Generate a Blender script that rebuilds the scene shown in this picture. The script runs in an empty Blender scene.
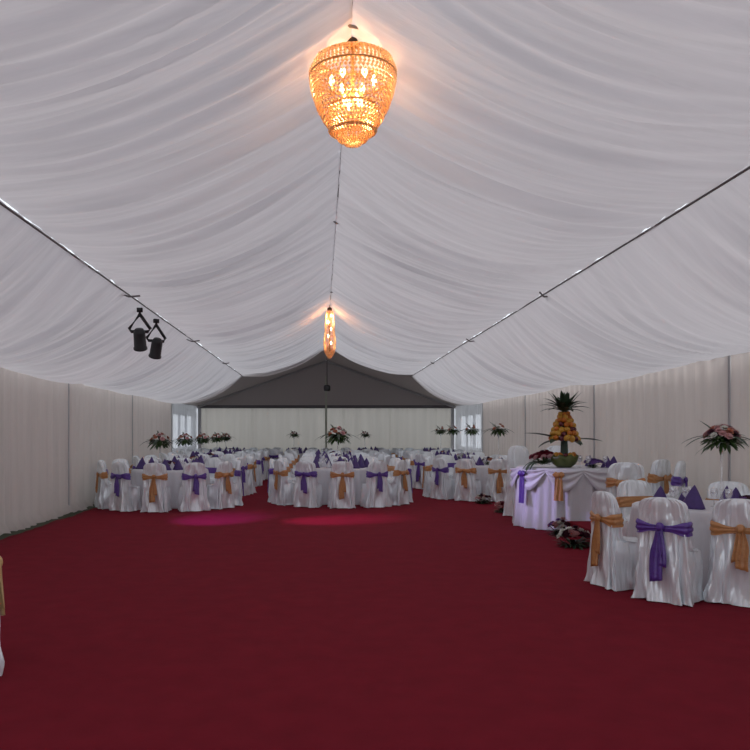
import bpy, bmesh, math, random
import numpy as np
from mathutils import Vector, Matrix, noise
random.seed(7)
PI = math.pi
scene = bpy.context.scene
COL = scene.collection
R = math.radians

# ------------------------------------------------------------------ camera
F = 763.0                       # focal length in pixels of a 750 px frame
cam = bpy.data.cameras.new('camera')
cam.sensor_width = 36; cam.sensor_fit = 'HORIZONTAL'
cam.lens = 36 * F / 750
cam.shift_x = (375 - 321) / 750
cam.shift_y = (432 - 375) / 750
cam.clip_end = 200
camo = bpy.data.objects.new('camera', cam); COL.objects.link(camo)
camo.location = (0, 0, 1.55); camo.rotation_euler = (PI / 2, 0, 0)
scene.camera = camo
scene.view_settings.view_transform = 'Standard'
scene.view_settings.look = 'None'
scene.view_settings.gamma = 1
scene.view_settings.use_curve_mapping = False
scene.view_settings.exposure = 0.0

XL, XR, XC = -4.88, 5.28, 0.2       # side walls, ridge
YB, YF = 30.3, -5.0
EAVE, RIDGE, PURL = 2.54, 4.35, 3.40

# ------------------------------------------------------------------ materials
def mat(name, col, rough=.6, **kw):
    m = bpy.data.materials.new(name); m.use_nodes = True
    b = m.node_tree.nodes['Principled BSDF']
    b.inputs['Base Color'].default_value = (*col, 1)
    b.inputs['Roughness'].default_value = rough
    for k, v in kw.items():
        b.inputs[k.replace('_', ' ')].default_value = v
    return m

def add_bump(m, scale=(20, 20, 20), strength=.3, dist=.01, detail=4, ntype='noise', mix=None, coord='Object', nscale=1.0):
    nt = m.node_tree; N = nt.nodes; L = nt.links
    b = N['Principled BSDF']
    tc = N.new('ShaderNodeTexCoord'); mp = N.new('ShaderNodeMapping')
    mp.inputs['Scale'].default_value = scale
    L.new(tc.outputs[coord], mp.inputs['Vector'])
    n = N.new('ShaderNodeTexNoise'); n.inputs['Detail'].default_value = detail; n.inputs['Scale'].default_value = nscale
    L.new(mp.outputs['Vector'], n.inputs['Vector'])
    bu = N.new('ShaderNodeBump'); bu.inputs['Strength'].default_value = strength; bu.inputs['Distance'].default_value = dist
    L.new(n.outputs['Fac'], bu.inputs['Height']); L.new(bu.outputs['Normal'], b.inputs['Normal'])
    if mix:
        r = N.new('ShaderNodeMix'); r.data_type = 'RGBA'
        r.inputs[6].default_value = (*mix[0], 1); r.inputs[7].default_value = (*mix[1], 1)
        L.new(n.outputs['Fac'], r.inputs[0]); L.new(r.outputs[2], b.inputs['Base Color'])
    return n, bu

def fabric(name, col, trans, rough=.85, transp=0.0, tcol=None, scale=None, bump=.3):
    """cloth that lets some daylight through"""
    m = bpy.data.materials.new(name); m.use_nodes = True
    nt = m.node_tree; N = nt.nodes; L = nt.links
    b = N['Principled BSDF']; b.inputs['Base Color'].default_value = (*col, 1); b.inputs['Roughness'].default_value = rough
    b.inputs['Specular IOR Level'].default_value = .2
    t = N.new('ShaderNodeBsdfTranslucent'); t.inputs['Color'].default_value = (*(tcol or col), 1)
    mx = N.new('ShaderNodeMixShader'); mx.inputs[0].default_value = trans
    L.new(b.outputs[0], mx.inputs[1]); L.new(t.outputs[0], mx.inputs[2])
    out = N['Material Output']; last = mx
    if transp > 0:
        tp = N.new('ShaderNodeBsdfTransparent'); m2 = N.new('ShaderNodeMixShader'); m2.inputs[0].default_value = transp
        L.new(mx.outputs[0], m2.inputs[1]); L.new(tp.outputs[0], m2.inputs[2]); last = m2
    L.new(last.outputs[0], out.inputs['Surface'])
    if scale:
        tc = N.new('ShaderNodeTexCoord'); mp = N.new('ShaderNodeMapping'); mp.inputs['Scale'].default_value = scale
        L.new(tc.outputs['Object'], mp.inputs['Vector'])
        n = N.new('ShaderNodeTexNoise'); n.inputs['Scale'].default_value = 1; n.inputs['Detail'].default_value = 5
        L.new(mp.outputs['Vector'], n.inputs['Vector'])
        bu = N.new('ShaderNodeBump'); bu.inputs['Strength'].default_value = bump; bu.inputs['Distance'].default_value = .02
        L.new(n.outputs['Fac'], bu.inputs['Height'])
        L.new(bu.outputs['Normal'], b.inputs['Normal']); L.new(bu.outputs['Normal'], t.inputs['Normal'])
        hs = N.new('ShaderNodeMix'); hs.data_type = 'RGBA'
        hs.inputs[6].default_value = (*[c * .86 for c in col], 1); hs.inputs[7].default_value = (*[min(1, c * 1.12) for c in col], 1)
        L.new(n.outputs['Fac'], hs.inputs[0]); L.new(hs.outputs[2], b.inputs['Base Color']); L.new(hs.outputs[2], t.inputs['Color'])
    return m

M = {}
M['lining'] = fabric('ceiling_lining', (.66, .635, .65), .31, scale=(.9, 9, .9), bump=.5)
M['roof'] = fabric('unlined_roof', (.44, .40, .39), .24)
M['curtain'] = fabric('wall_curtain', (.71, .64, .60), .47, scale=(6, 6, .35), bump=.4)
M['backcurtain'] = fabric('back_curtain', (.60, .56, .50), .36, scale=(5, 5, .3), bump=.3)
M['sheer'] = fabric('sheer_curtain', (.62, .62, .66), .35, transp=.40, scale=(6, 6, .35), bump=.4)
M['pvc'] = fabric('tent_wall_pvc', (.82, .82, .82), .66)
M['alu'] = mat('aluminium', (.42, .41, .42), .45, Metallic=.4)
M['postlight'] = mat('post_paint', (.42, .45, .36), .5)
M['darkline'] = mat('dark_cable', (.16, .15, .15), .6)
M['black'] = mat('black_metal', (.012, .012, .014), .45)
M['hub'] = mat('dark_bronze', (.05, .035, .025), .4, Metallic=.6)

m = mat('red_carpet', (.115, .005, .013), .95); M['carpet'] = m
m.node_tree.nodes['Principled BSDF'].inputs['Specular IOR Level'].default_value = .08
add_bump(m, (3, 3, 3), .35, .02, 8, mix=((.150, .0105, .020), (.235, .016, .031)), nscale=1.5)
m = mat('ground_grass', (.035, .045, .02), .95); M['grass'] = m
add_bump(m, (8, 8, 8), .8, .03, 6, mix=((.018, .02, .01), (.06, .085, .03)), nscale=3)

m = mat('white_satin', (.88, .94, .98), .24, Metallic=.24); M['satin'] = m
b = m.node_tree.nodes['Principled BSDF']
b.inputs['Specular IOR Level'].default_value = .75; b.inputs['Sheen Weight'].default_value = .25
add_bump(m, (11, 11, 1.1), 1.0, .06, 2)
m = mat('table_linen', (.66, .66, .70), .42); M['linen'] = m
m.node_tree.nodes['Principled BSDF'].inputs['Specular IOR Level'].default_value = .5
add_bump(m, (12, 12, 1.6), .5, .02, 3)
def satin(name, c1, c2, r=.32):
    m = mat(name, c1, r); m.node_tree.nodes['Principled BSDF'].inputs['Specular IOR Level'].default_value = .7
    add_bump(m, (22, 22, 40), .6, .008, 3, mix=(c1, c2)); return m
M['purple'] = satin('purple_satin', (.075, .028, .24), (.15, .065, .42))
M['gold'] = satin('gold_satin', (.42, .175, .055), (.62, .31, .11))
M['pale_gold'] = satin('pale_gold_satin', (.60, .42, .17), (.78, .60, .30))
M['napkin'] = satin('purple_napkin', (.035, .014, .12), (.075, .03, .21), .6)
M['white_napkin'] = satin('white_napkin', (.65, .65, .7), (.75, .75, .8), .6)
M['wood'] = mat('table_wood', (.25, .17, .1), .5)
M['leaf'] = mat('green_leaf', (.035, .085, .02), .45); add_bump(M['leaf'], (9, 9, 9), .2, .01, 3, mix=((.018, .05, .012), (.07, .13, .03)))
M['leafdark'] = mat('dark_leaf', (.025, .05, .03), .45); add_bump(M['leafdark'], (9, 9, 9), .2, .01, 3, mix=((.012, .03, .015), (.045, .08, .04)))
M['pink'] = mat('pink_petal', (.60, .33, .33), .6)
M['paleflower'] = mat('white_petal', (.66, .66, .60), .6)
M['peach'] = mat('peach_petal', (.48, .17, .10), .6)
M['rose'] = mat('dark_red_petal', (.20, .012, .03), .6)
M['violetpetal'] = mat('violet_petal', (.16, .07, .30), .6)
M['burg'] = mat('burgundy_petal', (.07, .012, .03), .6)
M['orange'] = mat('orange_peel', (.50, .15, .015), .45); add_bump(M['orange'], (60, 60, 60), .2, .004, 2)
M['yellow'] = mat('yellow_fruit', (.52, .27, .03), .45)
M['plum'] = mat('dark_plum', (.10, .01, .02), .3)
M['melon'] = mat('melon_rind', (.07, .12, .025), .4); add_bump(M['melon'], (10, 10, 3), .2, .01, 3, mix=((.02, .05, .008), (.14, .15, .03)))
M['trunk'] = mat('leafy_trunk', (.05, .085, .06), .6); add_bump(M['trunk'], (30, 30, 8), .7, .02, 3)

def glassmat(name, col=(.95, .97, 1), t=.68, rough=.06):
    m = bpy.data.materials.new(name); m.use_nodes = True
    nt = m.node_tree; N = nt.nodes; L = nt.links; N.remove(N['Principled BSDF'])
    g = N.new('ShaderNodeBsdfGlossy'); g.inputs['Color'].default_value = (*col, 1); g.inputs['Roughness'].default_value = rough
    d = N.new('ShaderNodeBsdfTranslucent'); d.inputs['Color'].default_value = (*col, 1)
    m1 = N.new('ShaderNodeMixShader'); m1.inputs[0].default_value = .35
    tr = N.new('ShaderNodeBsdfTransparent'); m2 = N.new('ShaderNodeMixShader'); m2.inputs[0].default_value = t
    L.new(g.outputs[0], m1.inputs[1]); L.new(d.outputs[0], m1.inputs[2])
    L.new(m1.outputs[0], m2.inputs[1]); L.new(tr.outputs[0], m2.inputs[2]); L.new(m2.outputs[0], N['Material Output'].inputs['Surface'])
    return m
M['glass'] = glassmat('clear_glass')
M['pane'] = glassmat('window_pane', t=.9)
M['crystal'] = glassmat('amber_crystal', (1, .74, .46), .20, .12)
M['brass'] = mat('brass', (.55, .30, .10), .3, Metallic=.8)
def emis(name, col, s):
    m = bpy.data.materials.new(name); m.use_nodes = True
    b = m.node_tree.nodes['Principled BSDF']; b.inputs['Emission Color'].default_value = (*col, 1); b.inputs['Emission Strength'].default_value = s
    return m
M['bulb'] = emis('lamp_bulb', (1, .72, .36), 14)
M['magenta_lens'] = emis('magenta_lens', (1, .1, .8), 1.5)

# ------------------------------------------------------------------ helpers
def obj(name, data, material=None, parent=None, smooth=True, auto=None):
    """link a mesh (bmesh or (verts, faces)) as one object"""
    me = bpy.data.meshes.new(name)
    if isinstance(data, bmesh.types.BMesh):
        data.to_mesh(me); data.free()
    else:
        me.from_pydata([tuple(v) for v in data[0]], [], data[1]); me.update()
    if smooth:
        me.polygons.foreach_set('use_smooth', [True] * len(me.polygons))
    if material: me.materials.append(material)
    o = bpy.data.objects.new(name, me); COL.objects.link(o)
    if parent: o.parent = parent
    return o

def inst(name, me, parent=None, loc=(0, 0, 0), rot=(0, 0, 0), sc=(1, 1, 1)):
    o = bpy.data.objects.new(name, me); COL.objects.link(o); o.parent = parent
    o.location = loc; o.rotation_euler = rot; o.scale = sc if not isinstance(sc, (int, float)) else (sc,) * 3
    return o

def tag(o, label=None, cat=None, group=None, kind=None):
    if label: o['label'] = label
    if cat: o['category'] = cat
    if group: o['group'] = group
    if kind: o['kind'] = kind
    return o

def empty(name, loc=(0, 0, 0), rz=0, label=None, cat=None, group=None):
    o = bpy.data.objects.new(name, None); COL.objects.link(o); o.empty_display_size = .1
    o.location = loc; o.rotation_euler = (0, 0, rz)
    return tag(o, label, cat, group)

def copy_tree(o, parent=None):
    c = o.copy(); COL.objects.link(c); c.parent = parent
    for ch in o.children: copy_tree(ch, c)
    return c

def struct(name, data, material, smooth=False):
    o = obj(name, data, material, smooth=smooth); o['kind'] = 'structure'; return o

def box(bm, x0, x1, y0, y1, z0, z1, mtx=None, bev=0):
    vs = [Vector((x, y, z)) for x in (x0, x1) for y in (y0, y1) for z in (z0, z1)]
    if mtx: vs = [mtx @ v for v in vs]
    v = [bm.verts.new(p) for p in vs]
    fs = [bm.faces.new([v[i] for i in q]) for q in ((0, 1, 3, 2), (4, 6, 7, 5), (0, 4, 5, 1), (2, 3, 7, 6), (0, 2, 6, 4), (1, 5, 7, 3))]
    if bev:
        es = list({e for f in fs for e in f.edges})
        bmesh.ops.bevel(bm, geom=es, offset=bev, segments=2, affect='EDGES')

def lathe(bm, prof, n=24, cx=0, cy=0, cz=0, closed=False):
    rings = []
    for r, z in prof:
        rings.append([bm.verts.new((cx + max(r, .0004) * math.cos(2 * PI * i / n), cy + max(r, .0004) * math.sin(2 * PI * i / n), cz + z)) for i in range(n)])
    for a, b in zip(rings, rings[1:]):
        for i in range(n):
            bm.faces.new((a[i], a[(i + 1) % n], b[(i + 1) % n], b[i]))
    if closed:
        bm.faces.new(rings[0][::-1]); bm.faces.new(rings[-1])

def tube(bm, pts, r, n=8, rs=None):
    pts = [Vector(p) for p in pts]; rings = []
    for i, p in enumerate(pts):
        d = (pts[min(i + 1, len(pts) - 1)] - pts[max(i - 1, 0)]).normalized()
        up = Vector((0, 0, 1)) if abs(d.z) < .9 else Vector((1, 0, 0))
        a = d.cross(up).normalized(); b = d.cross(a)
        rr = rs[i] if rs else r
        rings.append([bm.verts.new(p + rr * (math.cos(2 * PI * k / n) * a + math.sin(2 * PI * k / n) * b)) for k in range(n)])
    for A, B in zip(rings, rings[1:]):
        for k in range(n): bm.faces.new((A[k], A[(k + 1) % n], B[(k + 1) % n], B[k]))
    bm.faces.new(rings[0][::-1]); bm.faces.new(rings[-1])

def grid(f, nu, nv, closed_u=False):
    vs = [f(i / nu, j / nv) for j in range(nv + 1) for i in range(nu + (0 if closed_u else 1))]
    w = nu if closed_u else nu + 1
    fs = []
    for j in range(nv):
        for i in range(nu):
            a = j * w + i; b_ = j * w + (i + 1) % w
            fs.append((a, b_, b_ + w, a + w))
    return vs, fs

# ------------------------------------------------------------------ the tent
# ceiling lining: four strips hung between ridge, purlin cables and eaves
def n1(v, s, k=0.0):
    return noise.noise(Vector((v * s, k, 3.7)))
def fold_profile(ys, seed):
    out = []
    for y in ys:
        a = .10 * n1(y, 1.1, seed) + .055 * n1(y, 2.9, seed + 5) + .040 * (1 - 2.4 * abs(n1(y, 3.7, seed + 9))) + .024 * (1 - 2 * abs(n1(y, 8.6, seed + 7))) + .012 * n1(y, 17, seed + 2)
        out.append(a)
    return np.array(out)
def lining_strip(x0, z0, x1, z1, sag, y0, y1, seed, nu=26, step=.03):
    # (x0,z0) upper edge, (x1,z1) lower edge
    ny = int((y1 - y0) / step)
    ytab = np.linspace(y0 - 3, y1 + 3, int((y1 - y0 + 6) / .01)); tab = fold_profile(ytab, seed)
    tab2 = fold_profile(ytab, seed + 31)
    ln = math.hypot(x1 - x0, z1 - z0)
    nx_, nz_ = (z1 - z0) / ln, -(x1 - x0) / ln
    if nz_ > 0: nx_, nz_ = -nx_, -nz_
    ys = np.linspace(y0, y1, ny + 1)
    verts = np.zeros((ny + 1, nu + 1, 3))
    for i in range(nu + 1):
        u = i / nu
        s = 4 * u * (1 - u)
        w = ys + .34 * np.sin(ys * 2 * PI / 5.0) * (s) + .16 * s * np.sin(ys * 1.7 + seed) + .08 * np.sin(u * 5 + seed)
        f = np.interp(w, ytab, tab) * (1 - .35 * u) + np.interp(w + .2 * u, ytab, tab2) * (.35 + .5 * u)
        amp = .30 + .9 * min(1, 3.2 * min(u, 1 - u) + .12)
        bay = .05 * np.cos(ys * 2 * PI / 5.0) * s
        g = sag * s * (1 + .10 * np.sin(ys * .9 + seed)) - bay
        verts[:, i, 0] = x0 + (x1 - x0) * u + nx_ * f * amp * .8
        verts[:, i, 2] = z0 + (z1 - z0) * u - g + nz_ * f * amp * .8
        verts[:, i, 1] = ys
    vs = verts.reshape(-1, 3).tolist()
    w_ = nu + 1
    fs = [(j * w_ + i, j * w_ + i + 1, (j + 1) * w_ + i + 1, (j + 1) * w_ + i) for j in range(ny) for i in range(nu)]
    return vs, fs
allv, allf = [], []
LY1 = 25.1
for k, (xa, za, xb, zb, sg) in enumerate(((XC, RIDGE, XC - 2.75, PURL, .25), (XC - 2.75, PURL, XL + .02, EAVE, .34),
                                          (XC, RIDGE, XC + 2.75, PURL, .25), (XC + 2.75, PURL, XR - .02, EAVE, .34))):
    v, f = lining_strip(xa, za, xb, zb, sg, YF, LY1, k * 13.1 + 1)
    o_ = len(allv); allv += v; allf += [tuple(i + o_ for i in q) for q in f]
struct('ceiling', (allv, allf), M['lining'], smooth=True)

# dark ridge and purlin cables along the seams, with a tie at each frame
def cable(name, x, z, r=.007):
    bm = bmesh.new(); tube(bm, [(x, YF, z), (x, LY1, z)], r, 6)
    for y in (5.2, 10.1, 15.1, 20.0):
        tube(bm, [(x - .10, y - .16, z + .0), (x, y, z - .03), (x + .13, y + .10, z + .0)], .012, 5)
    return struct(name, bm, M['darkline'])
cable('trim_1', XC, RIDGE - .005); cable('trim_2', XC - 2.75, PURL - .03, .010); cable('trim_3', XC + 2.75, PURL - .03, .010)

# unlined last bay: dark membrane on aluminium frames
bm = bmesh.new()
def roofquad(x0, z0, x1, z1, y0, y1, t=.03):
    vs = [bm.verts.new(p) for p in ((x0, y0, z0), (x1, y0, z1), (x1, y1, z1), (x0, y1, z0), (x0, y0, z0 + t), (x1, y0, z1 + t), (x1, y1, z1 + t), (x0, y1, z0 + t))]
    for q in ((0, 1, 2, 3), (7, 6, 5, 4), (0, 4, 5, 1), (1, 5, 6, 2), (2, 6, 7, 3), (3, 7, 4, 0)): bm.faces.new([vs[i] for i in q])
roofquad(XL - .1, EAVE + .02, XC, RIDGE + .06, 24.6, YB + .1); roofquad(XC, RIDGE + .06, XR + .1, EAVE + .02, 24.6, YB + .1)
struct('ceiling', bm, M['roof'])
bm = bmesh.new()     # gable above the back curtain
t0 = EAVE + .0
v = [bm.verts.new(p) for p in ((XL, YB + .02, t0), (XR, YB + .02, t0), (XC, YB + .02, RIDGE + .05), (XL, YB + .06, t0), (XR, YB + .06, t0), (XC, YB + .06, RIDGE + .05))]
for q in ((0, 1, 2), (5, 4, 3), (0, 3, 4, 1), (1, 4, 5, 2), (2, 5, 3, 0)): bm.faces.new([v[i] for i in q])
struct('wall_gable', bm, M['roof'])
def rafter(y, name):
    bm = bmesh.new()
    for xs in (XL, XR):
        tube(bm, [(xs, y, EAVE - .03), (XC, y, RIDGE - .03)], .05, 6)
    struct(name, bm, M['alu'])
rafter(29.9, 'trim_4')
bm = bmesh.new(); box(bm, XL, XR, YB - .16, YB - .06, EAVE - .05, EAVE + .07); struct('trim_5', bm, mat('gable_beam', (.12, .11, .12), .6))
bm = bmesh.new(); box(bm, XC - .04, XC + .04, YB - .22, YB - .165, 0, RIDGE - .6); struct('trim_6', bm, M['postlight'])
for i, x in enumerate((XL + .10, XR - .10)):
    bm = bmesh.new(); box(bm, x - .06, x + .06, YB - .30, YB - .18, 1.2 * 0, EAVE - .06); struct('trim_%d' % (7 + i), bm, M['alu'])

# pleated curtains
def curtain_side(x, sgn, y0, y1, seed, puddle=True):
    n = int((y1 - y0) / .035)
    def f(u, v):
        y = y0 + (y1 - y0) * u; z = EAVE + .02 - v * (EAVE + .015)
        a = .020 * math.sin(y * 21 + seed + 1.5 * math.sin(y * 2.1)) + .016 * n1(y, 6, seed) + .012 * n1(y, 13, seed + 4)
        edge = min(1, 8 * min(u, 1 - u) + .15)
        low = max(0, v - .93) / .07
        off = a * (.6 + .6 * v) * edge + low * low * (.10 + .10 * n1(y, 2.7, seed + 8))
        return (x + sgn * (off + .03), y, z + low * .03 * n1(y, 5, seed + 3) + (.005 if v > .99 else 0))
    return grid(f, n, 16)
def join(parts):
    V, Fc = [], []
    for v, f in parts:
        o_ = len(V); V += v; Fc += [tuple(i + o_ for i in q) for q in f]
    return V, Fc
bays = [-5, 0.05, 4.95, 9.8, 14.65, 19.6, 24.75]
struct('wall_left', join([curtain_side(XL, 1, a + .03, b - .03, i * 3.3) for i, (a, b) in enumerate(zip(bays, bays[1:]))]), M['curtain'], True)
struct('wall_right', join([curtain_side(XR, -1, a + .03, b - .03, 40 + i * 3.3) for i, (a, b) in enumerate(zip(bays, bays[1:]))]), M['curtain'], True)
struct('wall_left', curtain_side(XL, 1, 24.78, YB - .1, 71), M['sheer'], True)
struct('wall_right', curtain_side(XR, -1, 24.78, YB - .1, 82), M['sheer'], True)
def fb(u, v):
    x = XL + (XR - XL) * u; z = EAVE * (1 - v) + .01
    a = .010 * math.sin(x * 17) + .014 * n1(x, 5, 3) + (.03 if abs((x * .55) % 1 - .5) < .02 else 0)
    return (x, YB - .05 - a, z)
struct('wall_back', grid(fb, 300, 4), M['backcurtain'], True)
# opaque outer tent wall behind the curtains, window openings in the last bay
for sgn, x, nm in ((1, XL - .10, 'wall_left'), (-1, XR + .10, 'wall_right')):
    bm = bmesh.new(); x0, x1 = (x - .02, x + .02)
    box(bm, x0, x1, YF, 25.6, 0, EAVE + .05)
    box(bm, x0, x1, 25.6, YB + .1, 0, 1.0); box(bm, x0, x1, 25.6, YB + .1, 2.15, EAVE + .05)
    for a, b_ in ((26.6, 26.95), (27.95, 28.3), (29.3, YB + .1)): box(bm, x0, x1, a, b_, 1.0, 2.15)
    struct(nm, bm, M['pvc'])
    for i, (a, b_) in enumerate(((25.6, 26.6), (26.95, 27.95), (28.3, 29.3))):
        bm = bmesh.new(); box(bm, x - .004, x + .004, a, b_, 1.0, 2.15)
        struct('window_%d' % (i + 1 + (3 if sgn < 0 else 0)), bm, M['pane'])
# frame uprights showing in the curtain joints
k = 9
for sgn, x in ((1, XL), (-1, XR)):
    for y in bays[1:]:
        bm = bmesh.new(); box(bm, *sorted((x - sgn * .05, x + sgn * .045)), y - .020, y + .020, 0, EAVE + .03)
        struct('trim_%d' % k, bm, M['alu']); k += 1

# ground and the irregular edged carpet
bm = bmesh.new(); box(bm, -7.5, 8, -6, 32, -.12, -.02); struct('floor', bm, M['grass'])
cv, cf = [], []
ny = 700; nx = 60
for j in range(ny + 1):
    y = YF + .2 + (YB - .15 - YF - .2) * j / ny
    el = XL + .26 + .07 * n1(y, 1.1, 2) + .04 * n1(y, 4, 8); er = XR - .26 + .06 * n1(y, 1.1, 12)
    for i in range(nx + 1):
        x = el + (er - el) * i / nx
        z = -.004 - .004 * abs(n1(y, .9, 50 + round(x * .3))) 
        z += .006 * max(0, 1 - abs(y - (13.2 + .25 * math.sin(x * .8) - .12 * x * (x > 0))) / .05) * (x > .3) * .6
        z = min(z, .0)
        cv.append((x, y, z))
for j in range(ny):
    for i in range(nx):
        a = j * (nx + 1) + i; cf.append((a, a + 1, a + nx + 2, a + nx + 1))
# give the carpet a turned-down edge so that it has real thickness
nb = len(cv)
rim = [i for i in range(nx + 1)] + [j * (nx + 1) + nx for j in range(1, ny + 1)] + [ny * (nx + 1) + i for i in range(nx - 1, -1, -1)] + [j * (nx + 1) for j in range(ny - 1, 0, -1)]
for i in rim: cv.append((cv[i][0], cv[i][1], -.0195))
for k_, i in enumerate(rim):
    j = (k_ + 1) % len(rim); cf.append((i, nb + k_, nb + j, rim[j]))
carpet = obj('carpet', (cv, cf), M['carpet']); tag(carpet, 'dark red carpet covering the whole tent floor', 'carpet')

# ------------------------------------------------------------------ covered chair
PROF = [  # z, half width, y back, y front
    (.000, .262, -.262, .195), (.04, .256, -.26, .195), (.16, .248, -.255, .19), (.30, .240, -.248, .188), (.42, .234, -.242, .185), (.462, .231, -.240, .18),
    (.474, .230, -.24, .16), (.478, .229, -.24, .04), (.486, .228, -.24, -.07), (.53, .226, -.238, -.10), (.60, .224, -.236, -.115), (.68, .223, -.236, -.13), (.76, .224, -.24, -.14),
    (.84, .220, -.246, -.152), (.885, .209, -.25, -.162), (.915, .188, -.25, -.172), (.936, .155, -.248, -.182), (.949, .105, -.243, -.195), (.954, .045, -.235, -.206), (.955, .004, -.226, -.22)]
def prof(z):
    for (a, b_) in zip(PROF, PROF[1:]):
        if z <= b_[0]:
            t = (z - a[0]) / (b_[0] - a[0]); return [a[i] + (b_[i] - a[i]) * t for i in (1, 2, 3)]
    return PROF[-1][1:]
def section(th, z, grow=0.0):
    """outline of the covered chair at height z: rounded back, deeper front below the seat"""
    hw, yb, yf = prof(z); d = min(.055, (yf - yb) / 2); cy = yb + d
    c, s_ = math.cos(th), math.sin(th); e = .5 if z < .8 else .62
    x = (hw + grow) * math.copysign(abs(c) ** e, c)
    dep = (d if s_ < 0 else yf - cy) + grow
    y = cy + dep * math.copysign(abs(s_) ** e, s_)
    if z < .478 and y > 0: x *= 1 - .16 * y / .2
    return x, y
def cover_mesh(seed, hi=True):
    rnd = random.Random(seed); ph = [rnd.uniform(0, 6.28) for _ in range(8)]
    zs = []
    for a, b_ in zip(PROF, PROF[1:]):
        n = 4 if b_[0] - a[0] > .06 else 2 if b_[0] - a[0] > .03 else 1
        zs += [a[0] + (b_[0] - a[0]) * k / n for k in range(n)]
    zs.append(PROF[-1][0]); n = 128
    vs, fs = [], []
    for z in zs:
        low = max(0, (.70 - z) / .70); amp = .040 * low ** .6 + .006 + (.006 if z > .72 else 0) * (z < .93)
        for i in range(n):
            th = 2 * PI * i / n
            # fan of gathers: folds converge on the sash knot at the middle of the back
            tw = th + .30 * math.sin(th + PI / 2) * (1 if z < .7 else .8) * (1 - low)
            x, y = section(th, z)
            fo = .55 * math.sin(6 * tw + ph[0] + z * 2.2) + .5 * math.sin(11 * tw + ph[1] - z * 3.1 + .8 * math.sin(z * 7 + ph[5])) + .38 * math.sin(19 * tw + ph[2] + 1.4 * math.sin(z * 6 + ph[6]))
            fo += .45 * (1 - 2 * abs(math.sin(4.5 * tw + ph[3] + z * 3 + .7 * math.sin(z * 9))))
            fo += .9 * noise.noise(Vector((3.2 * math.cos(th) + seed, 3.2 * math.sin(th), z * 4.5)))
            nx_, ny_ = math.cos(th) , math.sin(th)
            x += nx_ * fo * amp * .8; y += ny_ * fo * amp * .8
            zz = z
            if z == 0: zz = .004 + .009 * (1 + math.sin(5 * th + ph[4])) * .5
            vs.append((x, y, zz))
    L_ = len(zs)
    for j in range(L_ - 1):
        for i in range(n):
            a = j * n + i; b2 = j * n + (i + 1) % n
            fs.append((a, b2, b2 + n, a + n))
    fs.append(tuple((L_ - 1) * n + i for i in range(n)))
    return vs, fs
def sash_band(seed):
    rnd = random.Random(seed)
    n = 72; rows = 8; kz = rnd.uniform(-.012, .012)
    def f(u, v):
        th = 2 * PI * u - PI / 2; c, s = math.cos(th), math.sin(th)
        near = math.exp(-((u - 0) % 1) ** 2 * 160) + math.exp(-(((u - 1) % 1) - 1) ** 2 * 160)
        h = .064 - .036 * min(1, near)
        zc = .69 + kz * math.sin(th) - .006
        z = zc + (v - .5) * 2 * h
        bul = .014 + .010 * (1 - (2 * v - 1) ** 2) + .006 * math.sin(v * 15 + 2.5 * math.sin(u * 9))
        x, y = section(th, z, bul)
        return (x, y, z)
    return grid(f, n, rows, closed_u=True)
def knot_mesh():
    def f(u, v):
        th = 2 * PI * u; ph = PI * v
        r = 1 + .12 * math.sin(5 * th)
        return (.038 * math.sin(ph) * math.cos(th) * r, -.275 + .026 * math.sin(ph) * math.sin(th) * r, .69 - .042 * math.cos(ph))
    return grid(f, 20, 10, closed_u=True)
def tail_mesh(side, width, zend, skew, seed):
    n = 8; T = 14
    vs, fs = [], []
    for lay in (0, 1):
        for j in range(T + 1):
            t = j / T; z = .68 - (.68 - zend) * t
            hw, yb, yf = prof(z)
            wdt = width * (.35 + .65 * min(1, t * 2.2)) / 2
            cx = side * (.012 + skew * t)
            for i in range(n + 1):
                q = i / n * 2 - 1
                y = yb - .040 - .010 * math.cos(q * 7 + seed + t) - .012 * t + (-.004 if lay == 0 else .004)
                vs.append((cx + q * wdt + .006 * math.sin(t * 6 + seed), y, z - (.012 * q * side if j == T else 0)))
    w = n + 1; o_ = w * (T + 1)
    for j in range(T):
        for i in range(n):
            a = j * w + i; fs.append((a, a + 1, a + w + 1, a + w)); fs.append((o_ + a, o_ + a + w, o_ + a + w + 1, o_ + a + 1))
    for j in range(T):
        fs.append((j * w, (j + 1) * w, o_ + (j + 1) * w, o_ + j * w)); a = j * w + n; fs.append((a, o_ + a, o_ + a + w, a + w))
    for i in range(n):
        fs.append((i, o_ + i, o_ + i + 1, i + 1)); a = T * w + i; fs.append((a, a + 1, o_ + a + 1, o_ + a))
    return vs, fs
def loop_mesh(side):
    def f(u, v):
        a = 2 * PI * u
        w = .035 + .028 * v * (1 - .0)
        lx = .03 + .13 * v
        r = .045 * math.sin(PI * min(1, .12 + v * .8)) ** .5 * (1 if v < .97 else .4)
        return (side * (lx), -.283 - .018 * (1 + math.sin(a)) * (1 if v < .9 else .5) , .69 + r * math.cos(a) - .02 * v)
    vs, fs = grid(f, 18, 8, closed_u=True)
    fs.append(tuple(8 * 18 + i for i in range(18)))
    return vs, fs
CHAIRS = {}
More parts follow.
